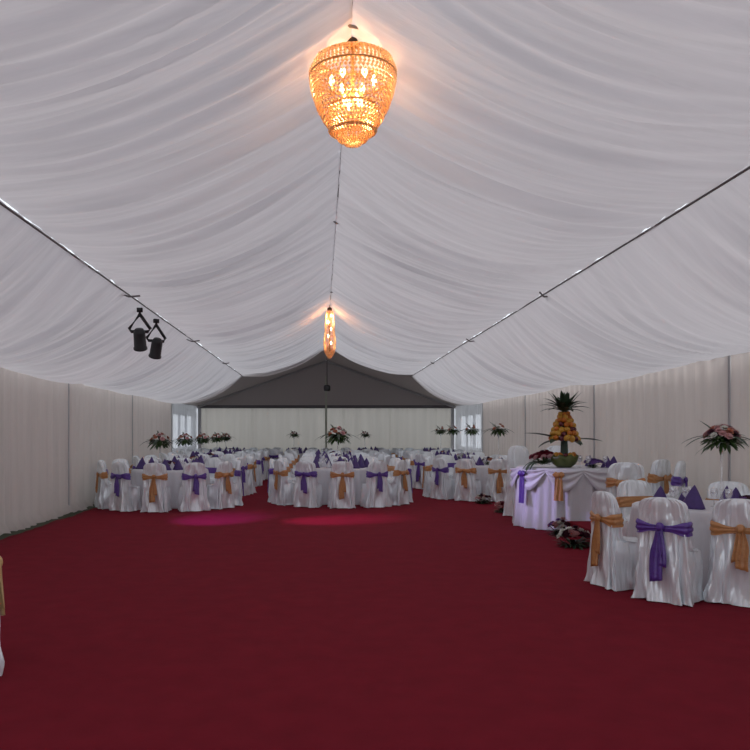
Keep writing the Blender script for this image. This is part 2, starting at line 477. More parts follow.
def chair_proto(colour, variant):
    key = (colour, variant)
    if key in CHAIRS: return CHAIRS[key], False
    root = empty('banquet_chair')
    cvr = obj('chair_cover', cover_mesh(10 + variant), M['satin'], root)
    s = obj('sash', sash_band(variant), M[colour], root)
    obj('sash_knot', knot_mesh(), M[colour], s)
    if variant % 3 == 0:
        obj('sash_tail', tail_mesh(-1, .11, .20, .012, 1), M[colour], s); obj('sash_tail', tail_mesh(1, .07, .34, .02, 3), M[colour], s)
    elif variant % 3 == 1:
        obj('sash_tail', tail_mesh(-1, .085, .36, .015, 2), M[colour], s); obj('sash_tail', tail_mesh(1, .09, .30, .03, 4), M[colour], s)
        obj('bow_loop', loop_mesh(-1), M[colour], s); obj('bow_loop', loop_mesh(1), M[colour], s)
    else:
        obj('sash_tail', tail_mesh(-1, .07, .40, .02, 5), M[colour], s); obj('sash_tail', tail_mesh(1, .10, .33, .005, 6), M[colour], s)
    CHAIRS[key] = root
    return root, True
placed = []
def chair(x, y, tx, ty, colour, variant, label, group=None, z=0, turn=0, sc=(1, 1, 1)):
    proto, fresh = chair_proto(colour, variant)
    o = proto if fresh else copy_tree(proto)
    o.location = (x, y, z); o.rotation_euler = (0, 0, math.atan2(ty - y, tx - x) - PI / 2 + turn)
    o.scale = sc
    tag(o, label, 'chair', group); placed.append((x, y))
    return o

# ------------------------------------------------------------------ table pieces
def cloth_mesh(r0, r1, h, seed, nf=17, n=150):
    rnd = random.Random(seed); ph = [rnd.uniform(0, 6) for _ in range(4)]
    pr = [(0.02, h), (r0 * .5, h), (r0 * .9, h), (r0 * .98, h - .001), (r0 + .004, h - .012), (r0 + .012, h - .05), (r0 + .016, h - .16), (r0 + (r1 - r0) * .4, h * .55), (r0 + (r1 - r0) * .7, h * .28), (r1, .10), (r1 + .01, .008)]
    vs, fs = [], []
    for r, z in pr:
        am = .055 * max(0, (h - .03 - z) / h) ** .6
        for i in range(n):
            th = 2 * PI * i / n
            f = math.sin(nf * th + ph[0] + .6 * math.sin(3 * th)) * .6 + .5 * math.sin((nf * 1.6 // 1) * th + ph[1]) + .2 * math.sin(41 * th + ph[2])
            rr = r + am * f if r > r0 else r
            vs.append((rr * math.cos(th), rr * math.sin(th), z))
    for j in range(len(pr) - 1):
        for i in range(n):
            a = j * n + i; b2 = j * n + (i + 1) % n; fs.append((a, a + n, b2 + n, b2))
    fs.append(tuple(range(n)))
    return vs, fs
def table_frame_protos():
    root = empty('round_table')
    bm = bmesh.new(); lathe(bm, [(.80, .725), (.81, .73), (.81, .75), (.80, .755)], 40, closed=True); obj('tabletop', bm, M['wood'], root)
    for a in range(4):
        bm = bmesh.new(); an = PI / 4 + a * PI / 2; tube(bm, [(.5 * math.cos(an), .5 * math.sin(an), .725), (.55 * math.cos(an), .55 * math.sin(an), 0)], .018, 8); obj('leg', bm, M['alu'], root)
    return root
TP = None
CLOTHS = []
def banquet_table(cx, cy, tname, s=1.0):
    global TP
    if TP is None: TP = table_frame_protos(); o = TP
    else: o = copy_tree(TP)
    o.location = (cx, cy, 0); o.scale = (s, s, 1)
    tag(o, 'round folding table under the white cloth, %s' % tname, 'table', 'round banquet tables')
    if len(CLOTHS) < 3:
        c = obj('tablecloth', cloth_mesh(.83, .895, .765, len(CLOTHS)), M['linen']); CLOTHS.append(c)
    else:
        c = CLOTHS[len(placed) % 3].copy(); COL.objects.link(c)
    c.location = (cx, cy, 0); c.scale = (s, s, 1); c.rotation_euler = (0, 0, random.uniform(0, 6))
    tag(c, 'white floor-length round tablecloth on the %s' % tname, 'tablecloth', 'white round tablecloths')

# napkin: standing folded cone with a slit
def napkin_mesh(h=.205, r=.098):
    def f(u, v):
        th = 2 * PI * u
        rr = r * (1 - v) ** .85 * (1 + .22 * math.cos(3 * th)) + .002
        return (rr * math.cos(th), rr * math.sin(th) * .75, h * v + .006 * math.sin(3 * th) * (1 - v))
    vs, fs = grid(f, 18, 7, closed_u=True); fs.append(tuple(range(17, -1, -1)))
    return vs, fs
NAP = {}
def napkin(x, y, z, label, group, m='napkin', s=1.0):
    if m not in NAP:
        o = obj('napkin', napkin_mesh(), M[m]); NAP[m] = o
    else:
        o = NAP[m].copy(); COL.objects.link(o)
    o.location = (x, y, z); o.rotation_euler = (R(random.uniform(-4, 4)) * 0, 0, random.uniform(0, 6)); o.scale = (s, s, s)
    tag(o, label, 'napkin', group); return o
GL = [None]
def wine_glass(x, y, z, label, group, s=1.0):
    if GL[0] is None:
        bm = bmesh.new(); lathe(bm, [(.001, 0), (.033, .002), (.034, .005), (.006, .012), (.0045, .03), (.0045, .085), (.012, .095), (.030, .115), (.037, .145), (.036, .175), (.031, .195), (.030, .195), (.035, .17), (.035, .145), (.027, .117), (.001, .10)], 20)
        o = obj('wine_glass', bm, M['glass']); GL[0] = o
    else:
        o = GL[0].copy(); COL.objects.link(o)
    o.location = (x, y, z); o.scale = (s, s, s); tag(o, label, 'glass', group); return o

# ------------------------------------------------------------------ flowers
def petal_ring(bm, n, r, h, tilt, w, rot=0, z=0):
    for k in range(n):
        a = rot + 2 * PI * k / n
        ca, sa = math.cos(a), math.sin(a)
        rows = []
        for j in range(4):
            t = j / 3; rad = r * t * math.cos(tilt) + .003; zz = z + r * t * math.sin(tilt) * (1.0 if t < .8 else .8)
            hw = w * math.sin(PI * (.18 + .68 * t)) / 2
            rows.append([bm.verts.new((rad * ca - q * hw * sa, rad * sa + q * hw * ca, zz + abs(q) * h * t)) for q in (-1, 0, 1)])
        for A, B in zip(rows, rows[1:]):
            for i in range(2): bm.faces.new((A[i], A[i + 1], B[i + 1], B[i]))
def blossom_mesh(name, m):
    bm = bmesh.new()
    petal_ring(bm, 6, .055, .006, .25, .055); petal_ring(bm, 5, .045, .010, .75, .048, .4, .006); petal_ring(bm, 4, .030, .010, 1.15, .036, .8, .010)
    bmesh.ops.create_icosphere(bm, subdivisions=1, radius=.014, matrix=Matrix.Translation((0, 0, .02)))
    me = bpy.data.meshes.new(name); bm.to_mesh(me); bm.free(); me.materials.append(m)
    me.polygons.foreach_set('use_smooth', [True] * len(me.polygons)); return me
BL = {k: blossom_mesh('blossom', M[k]) for k in ('pink', 'paleflower', 'peach', 'rose', 'violetpetal', 'burg', 'orange')}
def blade(bm, p, d, L_, w, droop, roll=0, segs=6, fold=.25):
    """one leaf from p in direction d, bending down by droop"""
    d = Vector(d).normalized(); p = Vector(p); cur = p.copy(); dirv = d.copy(); rows = []
    for j in range(segs + 1):
        t = j / segs
        side = dirv.cross(Vector((0, 0, 1)))
        if side.length < .05: side = Vector((math.cos(roll), math.sin(roll), 0))
        side.normalize(); up = side.cross(dirv)
        hw = w * (math.sin(PI * (.08 + .92 * t)) ** .8 if t < 1 else 0.02) / 2
        rows.append([bm.verts.new(cur - side * hw + up * hw * fold), bm.verts.new(cur), bm.verts.new(cur + side * hw + up * hw * fold)])
        cur = cur + dirv * L_ / segs; dirv = (dirv + Vector((0, 0, -droop / segs))).normalized()
    for A, B in zip(rows, rows[1:]):
        for i in range(2): bm.faces.new((A[i], A[i + 1], B[i + 1], B[i]))
def foliage_mesh(seed, n, rad, L0, L1, w, zspan=(-.1, .5), droop=.8):
    rnd = random.Random(seed); bm = bmesh.new()
    for _ in range(n):
        a = rnd.uniform(0, 2 * PI); e = rnd.uniform(*zspan)
        d = (math.cos(a), math.sin(a), e); r0 = rnd.uniform(0, rad)
        blade(bm, (r0 * math.cos(a), r0 * math.sin(a), rnd.uniform(-.02, .05)), d, rnd.uniform(L0, L1), w * rnd.uniform(.7, 1.3), droop * rnd.uniform(.5, 1.4), segs=4)
    return bm
FA = {}
def tall_arrangement(kind, x, y, z, label, group, s=1.0, rz=None):
    """round bouquet with arching leaves, sits in the mouth of a tall vase"""
    palettes = {'pink': ('pink', 'paleflower', 'pink', 'peach', 'pink', 'burg'), 'peach': ('peach', 'paleflower', 'pink', 'peach'), 'green': ('peach', 'paleflower'), 'rose': ('rose', 'burg', 'rose', 'pink')}
    pal = palettes[kind]
    nb = {'pink': 30, 'peach': 13, 'green': 5, 'rose': 12}[kind]
    if kind not in FA:
        root = empty('flower_arrangement'); rnd = random.Random(hash(kind) % 97 if False else len(kind))
        obj('foliage', foliage_mesh(len(kind), 95, .10, .11, .25, .045, (-.55, .5), .9), M['leaf'], root)
        for k in range(nb):
            a = k * 2.399 + .3; t = (k + .5) / nb; rr = .17 * math.sqrt(t) ; zz = .05 + .12 * (1 - t)
            o = inst('blossom', BL[pal[k % len(pal)]], root, (rr * math.cos(a), rr * math.sin(a) , zz), (-.9 * rr / .17 * math.sin(a) * -1 * -1, .9 * rr / .17 * math.cos(a), 0), rnd.uniform(.68, .95))
        for a, e in ((PI + .05, .28), (-.05, .30), (PI - .6, .35), (.7, .4), (2.2, 1.0), (-1.4, .3)):
            bm = bmesh.new(); blade(bm, (0, 0, .03), (math.cos(a), math.sin(a), e), .46 if abs(e) < .36 else .34, .055, 1.15 if e < .9 else .3, segs=9); obj('long_leaf', bm, M['leafdark'], root)
        FA[kind] = root; o = root
    else: o = copy_tree(FA[kind])
    o.location = (x, y, z); o.rotation_euler = (0, 0, random.uniform(-.25, .25) if rz is None else rz); o.scale = (s, s, s)
    tag(o, label, 'flowers', group); return o
VA = [None]
def vase(x, y, z, h, label, group):
    if VA[0] is None:
        bm = bmesh.new(); lathe(bm, [(.001, 0), (.075, .002), (.078, .012), (.03, .03), (.018, .07), (.013, .14), (.024, .17), (.013, .20), (.012, .40), (.016, .50), (.030, .58), (.055, .635), (.085, .66), (.083, .66), (.05, .64), (.02, .59), (.001, .52)], 24)
        o = obj('glass_vase', bm, M['glass']); VA[0] = o
    else:
        o = VA[0].copy(); COL.objects.link(o)
    o.location = (x, y, z); o.scale = (1, 1, h / .66); tag(o, label, 'vase', group); return o

# ------------------------------------------------------------------ tables in rows
ROWN = {'left': 'left row', 'middle': 'middle row', 'right': 'right row'}
ORD = ['first', 'second', 'third', 'fourth', 'last']
POS = ['nearest seat', 'right of nearest seat', 'front right seat', 'rightmost seat', 'rear right seat', 'right of farthest seat',
       'farthest seat', 'left of farthest seat', 'rear left seat', 'leftmost seat', 'front left seat', 'left of nearest seat']
NPOS = ['nearest place', 'right of nearest place', 'front right place', 'rightmost place', 'rear right place', 'right of farthest place', 'farthest place', 'left of farthest place', 'rear left place', 'leftmost place', 'front left place', 'left of nearest place']
TABLES = [('left', 0, -3.2, 16.2, 1.25, .95), ('left', 1, -3.2, 19.2, 1.25, .95), ('left', 2, -3.2, 22.1, 1.22, .92), ('left', 3, -3.2, 25.1, 1.22, .92), ('left', 4, -3.3, 28.2, 1.18, .9),
          ('middle', 0, .42, 17.0, 1.30, 1.0), ('middle', 1, .42, 20.4, 1.30, 1.0), ('middle', 2, .42, 23.9, 1.3, 1.0), ('middle', 3, -1.0, 28.2, 1.15, .85), ('middle', 4, 1.62, 28.2, 1.15, .85),
          ('right', 0, 3.97, 18.35, 1.22, .9), ('right', 1, 3.95, 21.5, 1.22, .9), ('right', 2, 3.95, 24.6, 1.22, .9), ('right', 3, 4.05, 27.7, 1.2, .88)]
LB = [None]
def low_bouquet(x, y, z, label):
    if LB[0] is None:
        o = empty('flower_arrangement')
        obj('foliage', foliage_mesh(33, 46, .10, .07, .15, .035, (.05, 1.1), .5), M['leafdark'], o)
        for k in range(14):
            a = k * 2.4; rr = .13 * math.sqrt((k + .5) / 14)
            inst('blossom', BL[('violetpetal', 'burg', 'paleflower', 'violetpetal', 'peach')[k % 5]], o, (rr * math.cos(a), rr * math.sin(a), .17 - rr * .5), (-rr * 5 * math.sin(a), rr * 5 * math.cos(a), 0), .9)
        LB[0] = o
    else: o = copy_tree(LB[0])
    o.location = (x, y, z); o.rotation_euler = (0, 0, random.uniform(0, 6)); tag(o, label, 'flowers', 'low table bouquets'); return o
for row, ti, cx, cy, rc, ts in TABLES:
    tn = '%s table of the %s' % (ORD[ti] if not (row == 'middle' and ti > 2) else ('back left' if ti == 3 else 'back right'), ROWN[row])
    if row == 'right' and ti == 3: tn = 'last table of the right row'
    ab = '%s %s table' % (ROWN[row].replace(' row', '-row'), tn.split(' table')[0])
    banquet_table(cx, cy, tn, ts)
    top = .767; first_of_table = len(placed)
    for i in range(12):
        an = -PI / 2 + i * PI / 6
        x = cx + rc * math.cos(an); y = cy + rc * math.sin(an)
        x = min(max(x, XL + .42), XR - .42); y = min(y, YB - .6)
        if abs(x - cx - rc * math.cos(an)) > .13 or y - cy - rc * math.sin(an) < -.13: continue
        if any((x - a) ** 2 + (y - b_) ** 2 < (.54 if k_ >= first_of_table else .70) ** 2 for k_, (a, b_) in enumerate(placed)): continue
        colr = 'gold' if i % 2 == 0 else 'purple'
        if row == 'right' and ti == 0: colr = {0: 'gold', 11: 'gold', 10: 'purple', 9: 'gold'}.get(i, colr)
        if ti % 2 and row != 'middle': colr = 'purple' if colr == 'gold' else 'gold'
        chair(x, y, cx, cy, colr, (i * 5 + ti) % 3, 'white satin chair, %s sash, %s at the %s' % (colr, POS[i], ab), 'covered chairs around the banquet tables', turn=random.uniform(-.1, .1))
        rn = .58 * ts * random.uniform(.88, 1.1)
        if random.random() < .86:
            napkin(cx + rn * math.cos(an), cy + rn * math.sin(an), top, 'folded dark purple napkin at the %s of the %s' % (NPOS[i], ab), 'folded napkins on the banquet tables', s=random.uniform(.85, 1.3) * (1.05 if ti == 0 else .95))
        if i % 2 == 0:
            r2 = .36 * ts
            napkin(cx + r2 * math.cos(an + .3), cy + r2 * math.sin(an + .3), top, 'folded white napkin behind the %s of the %s' % (NPOS[i], ab), 'white napkins on the banquet tables', 'white_napkin', s=.8)
        if ti < 2 and i % 2 == 1:
            r2 = .44 * ts
            wine_glass(cx + r2 * math.cos(an + .25), cy + r2 * math.sin(an + .25), top, 'clear stemmed wine glass near the %s of the %s' % (NPOS[i], ab), 'wine glasses on the banquet tables')
    lb = low_bouquet(cx + random.uniform(-.05, .08), cy - .20 * ts, top, 'low violet bouquet on the %s' % tn)
    if row == 'left':
        vase(cx - .22, cy, top, .55, 'tall clear glass vase on the %s' % tn, 'tall glass vases')
        tall_arrangement('peach', cx - .22, cy, top + .55, 'arching peach and green bouquet above the %s' % tn, 'tall table bouquets', 1.0 + .1 * (ti == 0))
    elif row == 'right':
        vase(cx + .3, cy, top, .80, 'tall clear glass vase on the %s' % tn, 'tall glass vases')
        tall_arrangement('green', cx + .3, cy, top + .80, 'dark leafy bouquet with long arching leaves above the %s' % tn, 'tall table bouquets', .98)
    elif ti == 0:
        vase(cx - .05, cy, top, .66, 'tall clear glass vase on the %s' % tn, 'tall glass vases')
        tall_arrangement('peach', cx - .05, cy, top + .66, 'wide peach, white and green bouquet above the first middle table', 'tall table bouquets', 1.25)
    elif ti in (3, 4):
        vase(cx, cy, top, .66, 'tall clear glass vase on the %s' % tn, 'tall glass vases')
        tall_arrangement('rose', cx, cy, top + .66, 'small dark bouquet above the %s' % tn, 'tall table bouquets', .8)

# ------------------------------------------------------------------ near right table
cx, cy = 4.15, 8.15
banquet_table(cx, cy, 'near table at the right edge', .92)
g = 'covered chairs at the near right table'
chair(3.05, 7.70, cx, cy, 'gold', 0, 'white satin chair with gold sash, seen side-on, left of the near purple-sashed chair', g, turn=-.25)
chair(3.27, 7.10, 3.9, 8.0, 'purple', 0, 'large white satin chair with wide purple sash and long hanging tail, facing away', g, turn=-.22)
chair(3.86, 7.0, 4.0, 8.15, 'gold', 2, 'white satin chair with gold sash cut by the right edge of the view', g, turn=-.42)
chair(4.80, 9.05, cx, cy, 'gold', 1, 'white domed chair back behind the tall vase at the near right table', g)
chair(3.93, 9.28, cx, cy, 'gold', 2, 'white chair with gold band facing the camera behind the near right table', g)
top = .767
for x, y, s, l in ((3.72, 8.35, .95, 'standing purple napkin left of the silver glasses on the near right table'),
                   (3.82, 7.80, 1.18, 'large standing purple napkin right behind the purple-sashed chair'),
                   (4.35, 8.00, 1.0, 'standing purple napkin just right of the tall vase foot'),
                   (4.05, 8.45, .9, 'standing purple napkin just left of the tall vase foot'),
                   (4.55, 8.55, .9, 'standing purple napkin at the far side of the near right table')):
    napkin(x, y, top, l, 'purple napkins on the near right table', s=s)
gi = 0
for x, y, l in ((3.78, 8.20, 'leftmost wine glass of the cluster on the near right table'), (3.87, 8.10, 'middle front wine glass of the cluster on the near right table'), (3.86, 8.3, 'rear wine glass of the cluster on the near right table'),
                (3.97, 8.22, 'rightmost wine glass of the left cluster on the near right table'), (4.20, 7.86, 'wine glass in front of the tall vase foot'), (4.11, 7.98, 'wine glass left of the tall vase foot')):
    wine_glass(x, y, top, l, 'wine glasses on the near right table')
vase(4.28, 8.15, top, .68, 'tall slender glass vase standing on the near right table', None)
tall_arrangement('pink', 4.28, 8.15, top + .68, 'pink and white bouquet with drooping leaves atop the near glass vase', None, .95, 0)
o = empty('flower_arrangement', (4.46, 7.95, top), 0, 'low dark burgundy bouquet lying at the right end of the near table', 'flowers')
obj('foliage', foliage_mesh(5, 40, .07, .05, .10, .035, (-.0, .8), .5), M['leafdark'], o)
for k in range(14):
    a = k * 2.4; rr = .09 * math.sqrt((k + .5) / 14)
    inst('blossom', BL['burg' if k % 3 else 'violetpetal'], o, (rr * math.cos(a), rr * math.sin(a), .10 - rr * .3), (rr * 4 * math.sin(a) * -1, rr * 4 * math.cos(a), 0), .8)

# foreground chair at the far left edge
chair(-2.375, 4.92, -4.2, 5.4, 'pale_gold', 2, 'white chair with pale gold sash barely showing at the left edge', turn=.75)

# ------------------------------------------------------------------ low dais with three chairs
bm = bmesh.new(); box(bm, 3.72, 5.12, 9.85, 11.58, 0, .2, bev=.01)
d = obj('low_platform', bm, M['carpet'], smooth=False); tag(d, 'low red-carpeted platform between the near table and the fruit table', 'platform')
g = 'covered chairs on the low platform'
chair(4.02, 10.2, 4.3, 12.6, 'gold', 1, 'white chair with broad gold bow behind the near side-on chair', g, z=.2)
chair(4.78, 10.62, 4.0, 12.6, 'purple', 0, 'white chair with purple sash on the platform near the right curtain', g, z=.2, turn=.6)
chair(4.82, 11.25, 4.2, 12.6, 'gold', 2, 'white chair with gold sash just behind the purple-sashed platform chair', g, z=.2, turn=.2)

# ------------------------------------------------------------------ head table with fruit tower
hx, hy, hh = 4.16, 12.68, .975
o = empty('round_table', (hx, hy, 0), 0, 'tall round table under the swagged cloth that carries the fruit tower', 'table')
bm = bmesh.new(); lathe(bm, [(.86, .93), (.87, .935), (.87, .96), (.86, .965)], 40, closed=True); obj('tabletop', bm, M['wood'], o)
for a in range(4):
    bm = bmesh.new(); an = PI / 4 + a * PI / 2; tube(bm, [(.55 * math.cos(an), .55 * math.sin(an), .93), (.6 * math.cos(an), .6 * math.sin(an), 0)], .02, 8); obj('leg', bm, M['alu'], o)
hc = obj('tablecloth', cloth_mesh(.88, .92, hh, 9, 21, 200), M['linen']); hc.location = (hx, hy, 0)
tag(hc, 'white floor-length cloth with swags on the table carrying the fruit tower', 'tablecloth')
def at_head(an, r, z): return (r * math.cos(an), r * math.sin(an), z)
for k in range(6):
    a0 = R(-205 + k * 36); a1 = a0 + R(36)
    def f(u, v, a0=a0, a1=a1):
        an = a0 + (a1 - a0) * u; s = math.sin(PI * u)
        z = hh - .015 - (.05 + .24 * v) * s * (.35 + .65 * v) - .05 * v
        rr = .905 + .05 * s + .018 * math.sin(v * 16) * s + .02
        return at_head(an, rr, z)
    obj('swag', grid(f, 20, 14), M['linen'], hc)
def head_sash(deg, m, L_):
    an = R(deg)
    sb = obj('sash', grid(lambda u, v: at_head(an + (u - .5) * (.10 + .05 * v), .985 + .03 * v + .012 * math.cos(u * 14 + v * 3), hh - .07 - L_ * v), 12, 12), M[m], hc)
    for sd in (-1, 1):
        obj('bow_loop', grid(lambda u, v, sd=sd: at_head(an + sd * .09 * v, 1.0 + .02 * math.sin(2 * PI * u), hh - .09 + .05 * math.sin(PI * min(1, .15 + v * .8)) * math.cos(2 * PI * u)), 14, 6, True), M[m], sb)
    obj('sash_knot', grid(lambda u, v: at_head(an + .03 * math.sin(PI * v) * math.cos(2 * PI * u), 1.01 + .025 * math.sin(PI * v) * math.sin(2 * PI * u), hh - .09 - .04 * math.cos(PI * v)), 14, 8, True), M[m], sb)
head_sash(-119, 'gold', .42)
head_sash(-158, 'purple', .50)

# fruit tower
ft = empty('fruit_tower', (3.93, 12.33, hh + .002), 0, 'tall fruit tower with pineapple crown of leaves rising from a melon bowl', 'fruit display')
bm = bmesh.new(); lathe(bm, [(.001, 0), (.10, .0), (.17, .05), (.21, .12), (.225, .18), (.20, .20), (.16, .16), (.05, .12), (.001, .11)], 28); 
for v_ in bm.verts:
    a = math.atan2(v_.co.y, v_.co.x)
    if v_.co.z > .1: v_.co.z += .022 * math.sin(8 * a); v_.co.x *= 1 + .05 * math.sin(8 * a); v_.co.y *= 1 + .05 * math.sin(8 * a)
obj('melon_bowl', bm, M['melon'], ft)
rnd = random.Random(3)
def sphere_me(name, m, r, sz=1.0):
    bm = bmesh.new(); bmesh.ops.create_icosphere(bm, subdivisions=3, radius=r)
    for v_ in bm.verts:
        v_.co.z *= sz; t = v_.co.z / (r * sz); v_.co *= 1 - .10 * max(0, abs(t) - .8) * 3
    me = bpy.data.meshes.new(name); bm.to_mesh(me); bm.free(); me.materials.append(m); me.polygons.foreach_set('use_smooth', [True] * len(me.polygons)); return me
fr = {'orange': sphere_me('orange_fruit', M['orange'], .042), 'yellow': sphere_me('mango', M['yellow'], .042, 1.35), 'plum': sphere_me('plum', M['plum'], .036)}
names = {'orange': 'orange', 'yellow': 'mango', 'plum': 'plum'}
for k in range(11):
    a = k * 2 * PI / 11; kk = ['yellow', 'orange', 'plum'][k % 3]
    inst(names[kk], fr[kk], ft, (.15 * math.cos(a), .15 * math.sin(a), .20), (.5, a, 0))
bm = bmesh.new(); tube(bm, [(0, 0, .11), (.0, 0, .25), (0, 0, .42), (0, 0, .55), (0, 0, .85), (0, 0, .93)], .05, 12, rs=[.075, .06, .055, .05, .045, .04]); obj('trunk', bm, M['trunk'], ft)
for row_, (zz, rr, n_) in enumerate(((.47, .205, 15), (.545, .18, 13), (.62, .155, 12), (.69, .13, 10), (.755, .10, 8), (.815, .075, 6), (.865, .055, 4))):
    for k in range(n_):
        a = 2 * PI * k / n_ + row_ * .5; kk = rnd.choice(['orange', 'yellow', 'yellow', 'orange', 'plum', 'yellow'])
        inst(names[kk], fr[kk], ft, (rr * math.cos(a), rr * math.sin(a), zz + rnd.uniform(-.012, .012)), (rnd.uniform(0, 3), rnd.uniform(0, 3), 0), rnd.uniform(.95, 1.15))
bm = bmesh.new()
for k in range(40):
    a = k * 2.399; e = 2.6 - 2.2 * (k / 40)
    blade(bm, (.02 * math.cos(a), .02 * math.sin(a), .90), (math.cos(a), math.sin(a), e * .8), .36 + .06 * math.sin(k * 3), .09, 1.0 if k > 15 else .4, roll=a, segs=6)
obj('pineapple_crown', bm, M['leafdark'], ft)
for a, e, L_ in ((PI, .35, .62), (0.05, .12, .60), (PI - .5, .0, .40), (PI + .7, .2, .35), (.6, .1, .4), (-.9, .1, .3)):
    bm = bmesh.new(); blade(bm, (.05 * math.cos(a), .05 * math.sin(a), .44), (math.cos(a), math.sin(a), e), L_, .17, .35 if L_ > .5 else .8, segs=9)
    obj('long_leaf', bm, M['leafdark'], ft)

# red bouquet with cascading greenery at the head table's left edge
rb = empty('flower_arrangement', (3.62, 12.43, hh + .06), 0, 'dark red bouquet with trailing greenery left of the fruit tower', 'flowers')
obj('foliage', foliage_mesh(12, 90, .13, .08, .20, .035, (.15, .9), .6), M['leaf'], rb)
for k in range(34):
    a = k * 2.4; rr = .19 * math.sqrt((k + .5) / 34)
    inst('blossom', BL[('rose', 'burg', 'rose', 'pink', 'rose')[k % 5]], rb, (rr * 1.15 * math.cos(a) + .03, rr * math.sin(a), .20 - rr * .55), (rr * 5 * -math.sin(a) * -1, rr * 5 * math.cos(a), 0), 1.0)
for k in range(7):
    bm = bmesh.new(); a = PI + .2 + .12 * (k - 3); blade(bm, (-.08, -.02 * k, .03), (math.cos(a), math.sin(a), .15), .34 + .03 * (k % 3), .045, 1.9, segs=8); obj('trailing_leaf', bm, M['leafdark'], rb)
pf = empty('flower_arrangement', (4.36, 12.22, hh), 0, 'small violet bouquet right of the fruit tower', 'flowers')
obj('foliage', foliage_mesh(15, 30, .06, .06, .12, .03, (0, .9), .5), M['leafdark'], pf)
for k in range(16):
    a = k * 2.4; rr = .12 * math.sqrt((k + .5) / 16)
    inst('blossom', BL['violetpetal' if k % 4 else 'paleflower'], pf, (rr * math.cos(a), rr * math.sin(a), .13 - rr * .4), (rr * 5 * math.sin(a), rr * 5 * math.cos(a), 0), .95)
for x, y, l in ((4.60, 12.25, 'standing purple napkin right of the violet bouquet'), (4.78, 12.45, 'standing purple napkin at the right end of the fruit tower table'), (4.55, 12.9, 'standing purple napkin at the back of the fruit tower table')):
    napkin(x, y, hh + .002, l, 'napkins on the fruit tower table', s=.9)
for x, y, l in ((4.13, 12.16, 'wine glass just left of the violet bouquet'), (4.18, 12.36, 'wine glass behind the violet bouquet, nearest the melon bowl'), (4.22, 12.05, 'foremost wine glass on the fruit tower table'), (4.5, 12.08, 'wine glass right of the violet bouquet')):
    wine_glass(x, y, hh + .002, l, 'wine glasses on the fruit tower table')
# high backed chairs behind the head table
for k, (x, y, l) in enumerate(((3.72, 13.98, 'left tall white draped chair behind the fruit tower table'), (4.40, 14.10, 'right tall white draped chair behind the fruit tower table'))):
    root = empty('high_back_chair'); obj('chair_cover', cover_mesh(40 + k), M['satin'], root)
    root.location = (x, y, 0); root.rotation_euler = (0, 0, math.atan2(hy - y, hx - x) - PI / 2); root.scale = (1.0, .95, 1.36)
    tag(root, l, 'chair', 'tall draped chairs behind the fruit tower table'); placed.append((x, y))

# flower arrangements on the floor along the right aisle
def floor_flowers(x, y, s, pal, seed, label):
    o = empty('flower_arrangement', (x, y, 0), 0, label, 'flowers', 'floor bouquets along the aisle')
    obj('foliage', foliage_mesh(seed, 110, .14, .10, .24, .035, (-.02, 1.0), .9), M['leafdark'], o)
    rnd = random.Random(seed)
    for k in range(22):
        a = k * 2.4; rr = .20 * math.sqrt((k + .5) / 22)
        inst('blossom', BL[pal[k % len(pal)]], o, (rr * math.cos(a), rr * math.sin(a), .25 - rr * .55 + rnd.uniform(-.02, .02)), (rr * 5 * math.sin(a), rr * 5 * math.cos(a), 0), rnd.uniform(.8, 1.15))
    o.scale = (s, s, s)
floor_flowers(3.52, 16.55, .8, ('paleflower', 'burg', 'pink'), 21, 'floor bouquet farthest down the right aisle, white and dark blooms')
floor_flowers(3.55, 14.75, .85, ('pink', 'rose', 'pink'), 22, 'pink floor bouquet left of the purple table sash')
floor_flowers(3.62, 11.5, .9, ('pink', 'violetpetal', 'burg', 'paleflower'), 23, 'pink and violet floor bouquet below the gold table bow')
floor_flowers(3.42, 10.35, 1.0, ('burg', 'paleflower', 'burg', 'pink'), 24, 'nearest floor bouquet, dark with a few white blooms, beside the platform')

# ------------------------------------------------------------------ chandelier
def bead_rows(bm, rows, step, rad):
    """rows: list of (radius, z); little faceted crystals around each"""
    for r, z in rows:
        n = max(6, int(2 * PI * r / step)); off = random.random()
        for k in range(n):
            a = 2 * PI * (k + off) / n
            c = Vector((r * math.cos(a), r * math.sin(a), z)); q = rad
            p = [bm.verts.new(c + Vector(d_) * q) for d_ in ((1, 0, 0), (0, 1, 0), (-1, 0, 0), (0, -1, 0), (0, 0, 1.15), (0, 0, -1.15))]
            for t in ((0, 1, 4), (1, 2, 4), (2, 3, 4), (3, 0, 4), (1, 0, 5), (2, 1, 5), (3, 2, 5), (0, 3, 5)): bm.faces.new([p[i] for i in t])
def interp_rows(pts, n):
    out = []
    for i in range(n):
        t = i / (n - 1) * (len(pts) - 1); k = min(int(t), len(pts) - 2); f_ = t - k
        out.append((pts[k][0] + (pts[k + 1][0] - pts[k][0]) * f_, pts[k][1] + (pts[k + 1][1] - pts[k][1]) * f_))
    return out
ch = empty('chandelier', (.225, 5.4, 3.58), 0, 'large lit amber crystal basket chandelier hanging from the tent ridge', 'chandelier')
bm = bmesh.new(); bead_rows(bm, interp_rows([(.225, .605), (.275, .58), (.302, .51), (.298, .44), (.28, .36), (.25, .27), (.205, .18), (.155, .11), (.15, .10)], 25), .030, .0135); obj('crystal_basket', bm, M['crystal'], ch, smooth=False)
bm = bmesh.new(); bead_rows(bm, interp_rows([(.165, .26), (.165, .10)], 8), .026, .0115); bead_rows(bm, interp_rows([(.16, .09), (.11, .075)], 4), .022, .0095); obj('crystal_tier', bm, M['crystal'], ch, smooth=False)
bm = bmesh.new(); bead_rows(bm, interp_rows([(.105, .09), (.105, .035), (.06, .03)], 6), .020, .009); obj('crystal_tier', bm, M['crystal'], ch, smooth=False)
